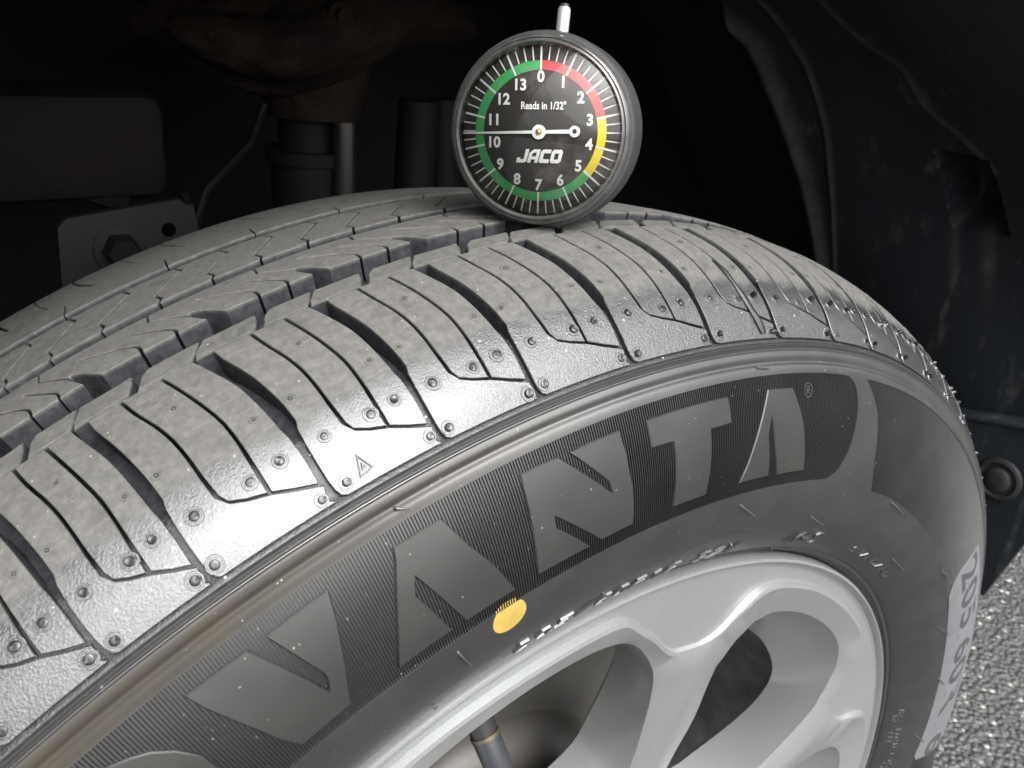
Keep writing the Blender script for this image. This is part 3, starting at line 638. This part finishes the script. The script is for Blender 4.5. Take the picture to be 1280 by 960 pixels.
# ---- vent whiskers on the sidewall, torn rubber at one sipe
W_ = [(-.3074, -49.9, -.296, -59), (.083, -50, .126, -56.5), (.2758, -61.7, .335, -66), (.4724, -50.9, .530, -52.5), (.8344, -54.3, .885, -51.6), (-.1128, -66.0, -.093, -72), (.6587, -69.8, .73, -69), (1.0402, -60.3, 1.09, -54), (1.2309, -58.6, 1.268, -53), (1.4227, -63.9, 1.455, -56), (.0943, -8, .112, -8.9), (-.3087, -7.4, -.300, -9.0), (-.345, -69, -.338, -74), (.30, -84, .325, -88), (1.28, -90, 1.31, -92)]
for a, b, c_, d_ in W_:
    mbb = MB(); P = [surf(np.array(a + (c_ - a) * q), b + (d_ - b) * q, hh) for q, hh in ((0, -.2), (.06, .5), (.4, .95), (1, .55))]
    tube(mbb, P, [.42e-3, .34e-3, .24e-3, .2e-3], 7); mbb.build('vent_whisker', M['spew'], tyre)
mbb = MB(); kk = min(range(len(TP)), key=lambda i: abs(TP[i] - .051))
pth = [(.50, 29), (.53, 24), (.535, 18.5), (.55, 14), (.58, 9.5), (.63, 5.5), (.66, 1.8)]
P = U(kk, pth); rr_ = [.6, 1.3, .8, 1.5, 1.2, 1.9, 1.1]; vv = []
for (x, s), q in zip(P, rr_):
    for j in range(7):
        a = 2 * math.pi * j / 7; q2 = q * random.uniform(.7, 1.3); vv.append(surf(np.array((x + q2 * math.cos(a)) / KX), s + random.uniform(-.3, .3), .15 + .55 * q2 * math.sin(a)))
mbb.add(vv, grid_faces(7, 7, True), np.full(49, 5.0), np.full(49, -2.0)); mbb.build('torn_rubber', M['nib'], tyre, 20)

# ------------------------------------------------------------------ alloy rim
def yface(r): return -.0895 + .0125 * np.clip((.2 - r) / .1, 0, 1.4)
def pol(L): return np.array([(r * 1000 * math.sin(R(a)), r * 1000 * math.cos(R(a))) for a, r in L])
STEP = 360 / 7
wave1 = [(11.3, .1848), (13.9, .1855), (16.1, .1897), (17.7, .1985), (19.4, .2055), (21.7, .2095), (25, .2112), (31, .2122), (37, .2122), (43, .2122), (48.5, .2122), (51.3, .2105), (53.5, .204), (56, .197), (58.3, .190), (60.4, .1855)]
wave = np.concatenate([pol([(a + i * STEP, r) for a, r in wave1]) for i in range(7)])
wave = smooth_open(np.vstack([wave, wave[:1]]), 4)[:-1]
win = [(36, .100), (31.8, .118), (28.9, .138), (25.3, .158), (24.2, .170), (24.6, .184), (25.8, .1915), (28.7, .1962), (34, .1985), (41, .1998), (47, .1998), (51.0, .198), (54.0, .1935), (56.6, .185), (58.8, .176), (60.6, .165), (62.7, .147), (65.6, .122), (66.5, .106), (60, .090), (50, .084), (41, .088)]
winoff = [6, 6, 6, 6, 5.5, 5, 4.5, 4, 4, 4, 4, 4, 3.5, 3, 2.5, 2.5, 2.5, 2.5, 3, 4, 5, 6]
wb = [(40, .103), (36, .118), (32.8, .137), (29.0, .153), (28.0, .162), (29, .170), (31, .1745), (35, .1765), (40, .1780), (46, .1782), (51, .1775), (54.5, .1765), (57.5, .1750), (60.2, .1715), (62.2, .1650), (63.6, .1560), (64.4, .140), (65.0, .121), (64.8, .108), (59, .094), (50, .088), (43, .092)]
mb = MB(); holes = []; offs = []; backs = []
for i in range(7):
    h_ = smooth_open(np.vstack([pol([(a + i * STEP, r) for a, r in win])] + [pol([(win[0][0] + i * STEP, win[0][1])])]), 3)[:-1]
    o_ = np.repeat(winoff, 3)[:len(h_)].astype(float)
    b_ = smooth_open(np.vstack([pol([(a + i * STEP, r) for a, r in wb])] + [pol([(wb[0][0] + i * STEP, wb[0][1])])]), 3)[:-1]
    holes.append(h_); offs.append(o_); backs.append(b_)
wv = ccw(wave); w1 = offset(wv, .9); w2 = offset(wv, 2.3)
circ = lambda r, n: np.array([(r * math.sin(2 * math.pi * k / n), r * math.cos(2 * math.pi * k / n)) for k in range(n)])
oc = circ(216.3, 220); hub = circ(28, 40)
ridges = []
for i in range(7):
    for L in ([(11.2, .176), (13.0, .165), (15.2, .144), (18.0, .119), (20, .10)], [(14.0, .1775), (16.3, .1615), (17.5, .144), (20.3, .119), (23, .10)]):
        ridges.append(smooth_open(pol([(a + i * STEP, r) for a, r in L]), 3))
ps = []; 
for r in np.arange(36, 205, 7.0):
    nn = int(2 * math.pi * r / 8); ps += [(r * math.sin(2 * math.pi * (k + .5 * (r % 2)) / nn), r * math.cos(2 * math.pi * (k + .5 * (r % 2)) / nn)) for k in range(nn)]
ps = np.array(ps); ok = inpoly(offset(w2, 2.5), ps)
rel = (np.degrees(np.arctan2(ps[:, 0], ps[:, 1])) - 11.3) % STEP; rad = np.hypot(ps[:, 0], ps[:, 1])
for h_ in holes: ok &= ~inpoly(offset(ccw(h_), -2.5), ps)
rd = np.vstack(ridges); ok &= np.array([np.hypot(*(rd - q).T).min() > 3.0 for q in ps]); ok &= (rad < 104)
G = ps[ok]
loops = [(oc, True), (wv, True), (w1, True), (w2, True), (hub, True)] + [(h_, True) for h_ in holes] + [(q, False) for q in ridges]
def keepf(c):
    k = inpoly(oc, c)
    for h_ in holes: k &= ~inpoly(h_, c)
    return k
V, F, mp = triangulate(loops, G, keepf)
rr = np.hypot(V[:, 0], V[:, 1]) / 1000; Y = yface(rr) + .0004
i0 = 0
for (L, _), kind in zip(loops, ['oc', 'wv', 'w1', 'w2', 'hub'] + ['hole'] * 7 + ['ridge'] * 14):
    for j in range(len(L)):
        q = mp[i0 + j]
        if q is None: continue
        if kind == 'oc': Y[q] = -.0868
        elif kind == 'wv': Y[q] = -.0868 + max(0, .2 - rr[q]) * .06
        elif kind == 'w1': Y[q] = yface(rr[q]) + .0004
        elif kind == 'w2': Y[q] = yface(rr[q])
        elif kind == 'ridge': Y[q] = yface(rr[q]) - .0012
    i0 += len(L)
i0 = sum(len(L) for L, _ in loops[:5])
for i in range(7):
    for j in range(len(holes[i])):
        q = mp[i0 + j]
        if q is not None: Y[q] = yface(rr[q]) + offs[i][j] / 1000
    i0 += len(holes[i])
a = mb.add(np.c_[V[:, 0] / 1000, Y, V[:, 1] / 1000], [tuple(f) for f in F])
# window walls: a small round edge, then the deep drafted wall
for i in range(7):
    h_, o_, b_ = holes[i], offs[i], backs[i]; n = len(h_); r0 = np.hypot(h_[:, 0], h_[:, 1]) / 1000; y0 = yface(r0) + o_ / 1000
    rows = [np.c_[h_[:, 0] / 1000, y0, h_[:, 1] / 1000]]
    for t_, dy in ((.012, .0007), (.5, .5), (1.0, 1.0)):
        q = h_ + (b_ - h_) * t_; yb = yface(r0) + .029
        y = y0 + dy if dy < .01 else y0 + (yb - y0) * dy
        rows.append(np.c_[q[:, 0] / 1000, y, q[:, 1] / 1000])
    q = b_ + (b_ - b_.mean(0)) * .12; rows.append(np.c_[q[:, 0] / 1000, yb + .004, q[:, 1] / 1000])
    mb.add(np.concatenate(rows), grid_faces(len(rows), n, True))
# lip and flange
lip = [(.2163, -.0868), (.2178, -.0871), (.2188, -.0888), (.2197, -.0896), (.2206, -.0893), (.2211, -.0882), (.2211, -.0840), (.2190, -.0800), (.2130, -.0780), (.2055, -.0760), (.2000, -.068), (.1960, -.055)]
revolve(mb, lip[::-1], 300)
rim = mb.build('rim', M['rim'], wheel, 27)
# barrel behind the spokes, brake, hub cap
mb = MB(); revolve(mb, [(.2000, -.068), (.1945, -.050), (.1900, -.03), (.1880, .02), (.1900, .07), (.2060, .078), (.2060, .085)], 160); mb.build('barrel', M['barrel'], wheel)
mb = MB(); revolve(mb, [(.0, -.030), (.070, -.030), (.082, -.026), (.0905, -.018), (.092, -.012), (.128, -.012), (.134, -.010), (.1345, .0), (.139, .002), (.1395, .006), (.168, .008), (.170, .012), (.170, .03), (.0, .03)], 120); mb.build('brake_drum', M['brake'], wheel)
mb = MB(); revolve(mb, [(.0, -.0795), (.02, -.0790), (.0275, -.0770), (.0282, -.070), (.0282, -.050)], 64); mb.build('hub_cap', M['rim'], wheel)
for k in range(5):
    mb = MB(); a = 2 * math.pi * k / 5 + .3; c0 = Vector((.057 * math.sin(a), 0, .057 * math.cos(a))); tube(mb, [c0 + Vector((0, -.069, 0)), c0 + Vector((0, -.0785, 0)), c0 + Vector((0, -.0815, 0))], [.0098, .0098, .006], 6); mb.build('wheel_nut', M['steel'], wheel)
# valve stem in the left window
mb = MB(); a = R(-11.0); ax = lambda r, y: (r * math.sin(a), y, r * math.cos(a))
tube(mb, [ax(.176, -.040), ax(.160, -.049), ax(.149, -.056)], [.0080, .0064, .0050], 16)
tube(mb, [ax(.1495, -.0557), ax(.1483, -.0565)], .0056, 16, mi=1); tube(mb, [ax(.1483, -.0565), ax(.140, -.0622), ax(.1365, -.0645)], [.0053, .0053, .0042], 14, mi=2)
mb.build('valve_stem', [M['black_plastic'], simple('brass', (.13, .10, .06), .5, .7), simple('cap_grey', (.028, .031, .037), .4)], wheel)

# ================================================================== TREAD DEPTH GAUGE
GC = Vector((-0.0149, -0.0371, 0.3536)); GN = Vector((-.7832,-.6114,.1132)).normalized(); GU = Vector((.0229,.1535,.9879)); GU = (GU - GN * GU.dot(GN)).normalized(); GR = GU.cross(GN).normalized()
RT = .02433*.25/.27             # radius of the outer tick circle
gauge = empty('tread_depth_gauge', GC, 'round black dial tread depth gauge standing on the tyre tread', 'gauge')
GM = Matrix((GR, GU, GN)).transposed().to_4x4()      # local x right, y up, z towards the viewer
gauge.matrix_world = Matrix.Translation(GC) @ GM
M['g_body'] = simple('gauge_black_plastic', (0.028, 0.029, 0.031), .55, 0, .4, bmp=(1800, .35, .0004), var=(90, (0.045, 0.046, 0.048)))
M['g_dial'] = simple('dial_black', (0.032, 0.029, 0.026), .5, 0, .3)
M['g_white'] = simple('dial_white', (0.88, 0.88, 0.86), .5); M['g_green'] = simple('dial_green', (0.045, 0.42, 0.11), .5); M['g_red'] = simple('dial_red', (0.62, 0.07, 0.075), .5); M['g_yellow'] = simple('dial_yellow', (0.80, 0.66, 0.015), .5)
M['g_bezel'] = simple('clear_bezel', (0.085, 0.083, 0.08), .16, .15, .9, var=(160, (0.045, 0.045, 0.045)))
M['g_chrome'] = simple('chrome', (0.72, 0.71, 0.69), .22, .6); M['g_brass'] = simple('pivot_brass', (0.62, 0.46, 0.22), .3, .9)
def glass():
    ma, t, p = mat('lens_glass'); t.nodes.remove(p); co = ocoord(t)
    out = t.nodes['Material Output']; tr = nd(t, 'ShaderNodeBsdfTransparent'); gl = nd(t, 'ShaderNodeBsdfGlossy'); gl.inputs['Roughness'].default_value = .04
    df = nd(t, 'ShaderNodeBsdfDiffuse'); df.inputs[0].default_value = (.6, .57, .52, 1)
    fr = nd(t, 'ShaderNodeFresnel'); fr.inputs[0].default_value = 1.5
    m1 = nd(t, 'ShaderNodeMixShader'); ln(t, fr.outputs[0], m1.inputs[0]); ln(t, tr.outputs[0], m1.inputs[1]); ln(t, gl.outputs[0], m1.inputs[2])
    m2 = nd(t, 'ShaderNodeMixShader'); ln(t, mth(t, 'MAXIMUM', mth(t, 'MULTIPLY', specks(t, co, 420, .90, .12), .8), mr(t, noise(t, co, 55, 6, .7), .52, .8, 0, .12)), m2.inputs[0]); ln(t, m1.outputs[0], m2.inputs[1]); ln(t, df.outputs[0], m2.inputs[2])
    ln(t, m2.outputs[0], out.inputs['Surface']); return ma
M['g_glass'] = glass()
def zrev(mb, prof_rz, n=96, mi=0):
    v = []
    for r, z in prof_rz: v += [(r * math.sin(2 * math.pi * k / n), r * math.cos(2 * math.pi * k / n), z) for k in range(n)]
    mb.add(v, [q[::-1] for q in grid_faces(len(prof_rz), n, True)], mi=mi)
# housing: drum with a flat foot, turned a few degrees against the dial
mb = MB(); n = 120; RB = RT * 1.20; FL = RT * 1.15; ROLL = R(5.0); rows = []
prof_b = [(.93, .0012), (.985, .0008), (1.0, -.0006), (1.0, -.0135), (.985, -.0152), (.95, -.0160), (.0, -.0160)]
for k_, z in prof_b:
    for j in range(n):
        a = 2 * math.pi * j / n; r = RB * k_; d = -math.cos(a + 0)          # a = 0 is up
        rr_ = min(r, (FL * k_) / d) if d > .02 else r
        # shoulders of the foot
        aa = a + ROLL; rows.append((rr_ * math.sin(aa), rr_ * math.cos(aa), z))
mb.add(rows, [q[::-1] for q in grid_faces(len(prof_b), n, True)])
mb.build('housing', M['g_body'], gauge, 40)
mb = MB(); Rm3 = Matrix.Rotation(-ROLL, 3, 'Z')
box(mb, Rm3 @ Vector((0, -FL + .0014, -.0075)), (RT * .80, .0032, .0154), rot=Rm3, bev=.0006)
mb.build('foot', M['g_body'], gauge)
mb = MB(); zrev(mb, [(RT * 1.005, .0018), (RT * 1.03, .0036), (RT * 1.055, .0044), (RT * 1.075, .0043), (RT * 1.09, .0036), (RT * 1.10, .0039), (RT * 1.125, .0036), (RT * 1.145, .0024), (RT * 1.15, .0008), (RT * 1.15, -.0008)]); mb.build('bezel', M['g_bezel'], gauge, 60)
mb = MB(); zrev(mb, [(.0, .0012), (RT * 1.06, .0012)], 96); mb.build('dial_face', M['g_dial'], gauge)
mb = MB(); zrev(mb, [(RT * 1.045 * q / 10, .0034 + .0062 * (1 - (q / 10) ** 2)) for q in range(10, -1, -1)], 96); mb.build('lens', M['g_glass'], gauge, 60)
def arc(name, a0, a1, r0, r1, ma, z=.0014):
    mb = MB(); n = max(2, int(abs(a1 - a0) * 14 / math.pi * 2)); v = []
    for q in range(n + 1):
        a = a0 + (a1 - a0) * q / n; v += [(r0 * math.sin(a), r0 * math.cos(a), z), (r1 * math.sin(a), r1 * math.cos(a), z)]
    mb.add(v, [(2 * q, 2 * q + 1, 2 * q + 3, 2 * q + 2) for q in range(n)]); return mb.build(name, ma, gauge, smooth=False)
D_ = 2 * math.pi / 14; GI, GO = RT * .735, RT * .845
arc('red_arc', 0, 3 * D_, GI, GO, M['g_red']); arc('yellow_arc', 3 * D_, 5 * D_, GI, GO, M['g_yellow']); arc('green_arc', 5 * D_, 14 * D_, GI, GO, M['g_green'])
mb = MB()
for k in range(56):
    a = 2 * math.pi * k / 56; maj = k % 4 == 0; w = RT * (.012 if maj else .0078); r0 = RT * (.735 if maj else .845); r1 = RT
    c_, s_ = math.cos(a), math.sin(a)
    mb.add([(x * c_ + y * s_, -x * s_ + y * c_, .0016) for x, y in ((-w, r0), (w, r0), (w, r1), (-w, r1))], [(0, 1, 2, 3)])
mb.build('tick_marks', M['g_white'], gauge, smooth=False)
for k in range(14):
    v, f = text_mesh(str(k), RT * .185, RT * .0062); a = 2 * math.pi * k / 14; r0 = RT * (.650 if k < 10 else .615)
    mb = MB(); mb.add([(x * .98 + r0 * math.sin(a), y + r0 * math.cos(a) * 1.0, .0016) for x, y, _ in v], f); mb.build('numeral', M['g_white'], gauge, smooth=False)
v, f = text_mesh('Reads in 1/32"', RT * .125, RT * .0025); mb = MB(); mb.add([(x * .80 + RT * .04, y + RT * .31, .0016) for x, y, _ in v], f); mb.build('dial_lettering', M['g_white'], gauge, smooth=False)
# bold slanted maker lettering
def lett(polys, x0, w, hgt, y0):
    mbb = MB()
    for P, holes_ in polys:
        P = np.array(P, float)
        V_, F_, _ = triangulate([(P, True)] + [(np.array(h_, float), True) for h_ in holes_], np.zeros((0, 2)), lambda c: inpoly(P, c) & np.all([~inpoly(h_, c) for h_ in holes_] + [np.ones(len(c), bool)], axis=0))
        mbb.add([(x0 + (x + .28 * y) * w, y0 + y * hgt, .0016) for x, y in V_], F_)
    return mbb
JACO = [([(-.1, 0), (.62, 0), (.78, .12), (.78, 1), (.48, 1), (.48, .26), (.18, .26), (.18, .38), (-.1, .38)], []),
        ([(.86, 0), (1.14, 0), (1.14, .25), (1.48, .25), (1.48, 0), (1.76, 0), (1.76, 1), (1.18, 1), (.86, .72)], [[(1.14, .48), (1.48, .48), (1.48, .76), (1.26, .76), (1.14, .66)]]),
        ([(1.94, 0), (2.70, 0), (2.70, .28), (2.22, .28), (2.14, .36), (2.14, .72), (2.70, .72), (2.70, 1), (2.02, 1), (1.84, .84), (1.84, .12)], []),
        ([(2.92, 0), (3.56, 0), (3.72, .16), (3.72, .84), (3.56, 1), (2.92, 1), (2.78, .84), (2.78, .16)], [[(3.08, .28), (3.42, .28), (3.42, .72), (3.08, .72)]])]
lett(JACO, -RT * .285, RT * .150, RT * .165, -RT * .375).build('maker_lettering', M['g_white'], gauge, smooth=False)
# needle: long white pointer, round counterweight eye, brass pivot
an = R(360 * 10.44 / 14); mb = MB(); c_, s_ = math.cos(an), math.sin(an)
def nrot(x, y, z): return (x * c_ + y * s_, -x * s_ + y * c_, z)
mb.add([nrot(q[0] * 1.7, q[1], q[2]) for q in ((-RT * .014, -RT * .40, .0026), (RT * .014, -RT * .40, .0026), (RT * .006, RT * .99, .0026), (-RT * .006, RT * .99, .0026), (-RT * .014, -RT * .40, .0023), (RT * .014, -RT * .40, .0023), (RT * .006, RT * .99, .0023), (-RT * .006, RT * .99, .0023))], [(0, 1, 2, 3), (7, 6, 5, 4), (0, 4, 5, 1), (1, 5, 6, 2), (2, 6, 7, 3), (3, 7, 4, 0)])
for (cy_, r0, r1) in ((0, .0, .088), (-RT * .455 / RT, .03, .068)):
    q = []
    for r_, z in ((r0, .0024), (r1, .0024), (r1, .0028), (r0, .0028)): q += [nrot(r_ * RT * math.sin(2 * math.pi * k / 32), cy_ * RT + r_ * RT * math.cos(2 * math.pi * k / 32), z) for k in range(32)]
    mb.add(q, grid_faces(4, 32, True))
mb.build('needle', M['g_white'], gauge, smooth=False)
mb = MB(); zrev(mb, [(0, .0036), (RT * .03, .0034), (RT * .042, .0029), (RT * .042, .0026)], 20); mb.build('pivot', M['g_brass'], gauge)
# plunger pin out of the top
mb = MB(); top = lambda h_, z=-.0075: Rm3 @ Vector((.0012, h_, z))
tube(mb, [top(RB * .98), top(RB * 1.0 + .0060), top(RB + .0068)], [.00185, .00185, .0015], 20); mb.build('plunger', M['g_chrome'], gauge)
mb = MB(); tube(mb, [top(RB + .0066), top(RB + .0076)], [.0015, .0012], 14); mb.build('plunger_tip', M['g_body'], gauge)
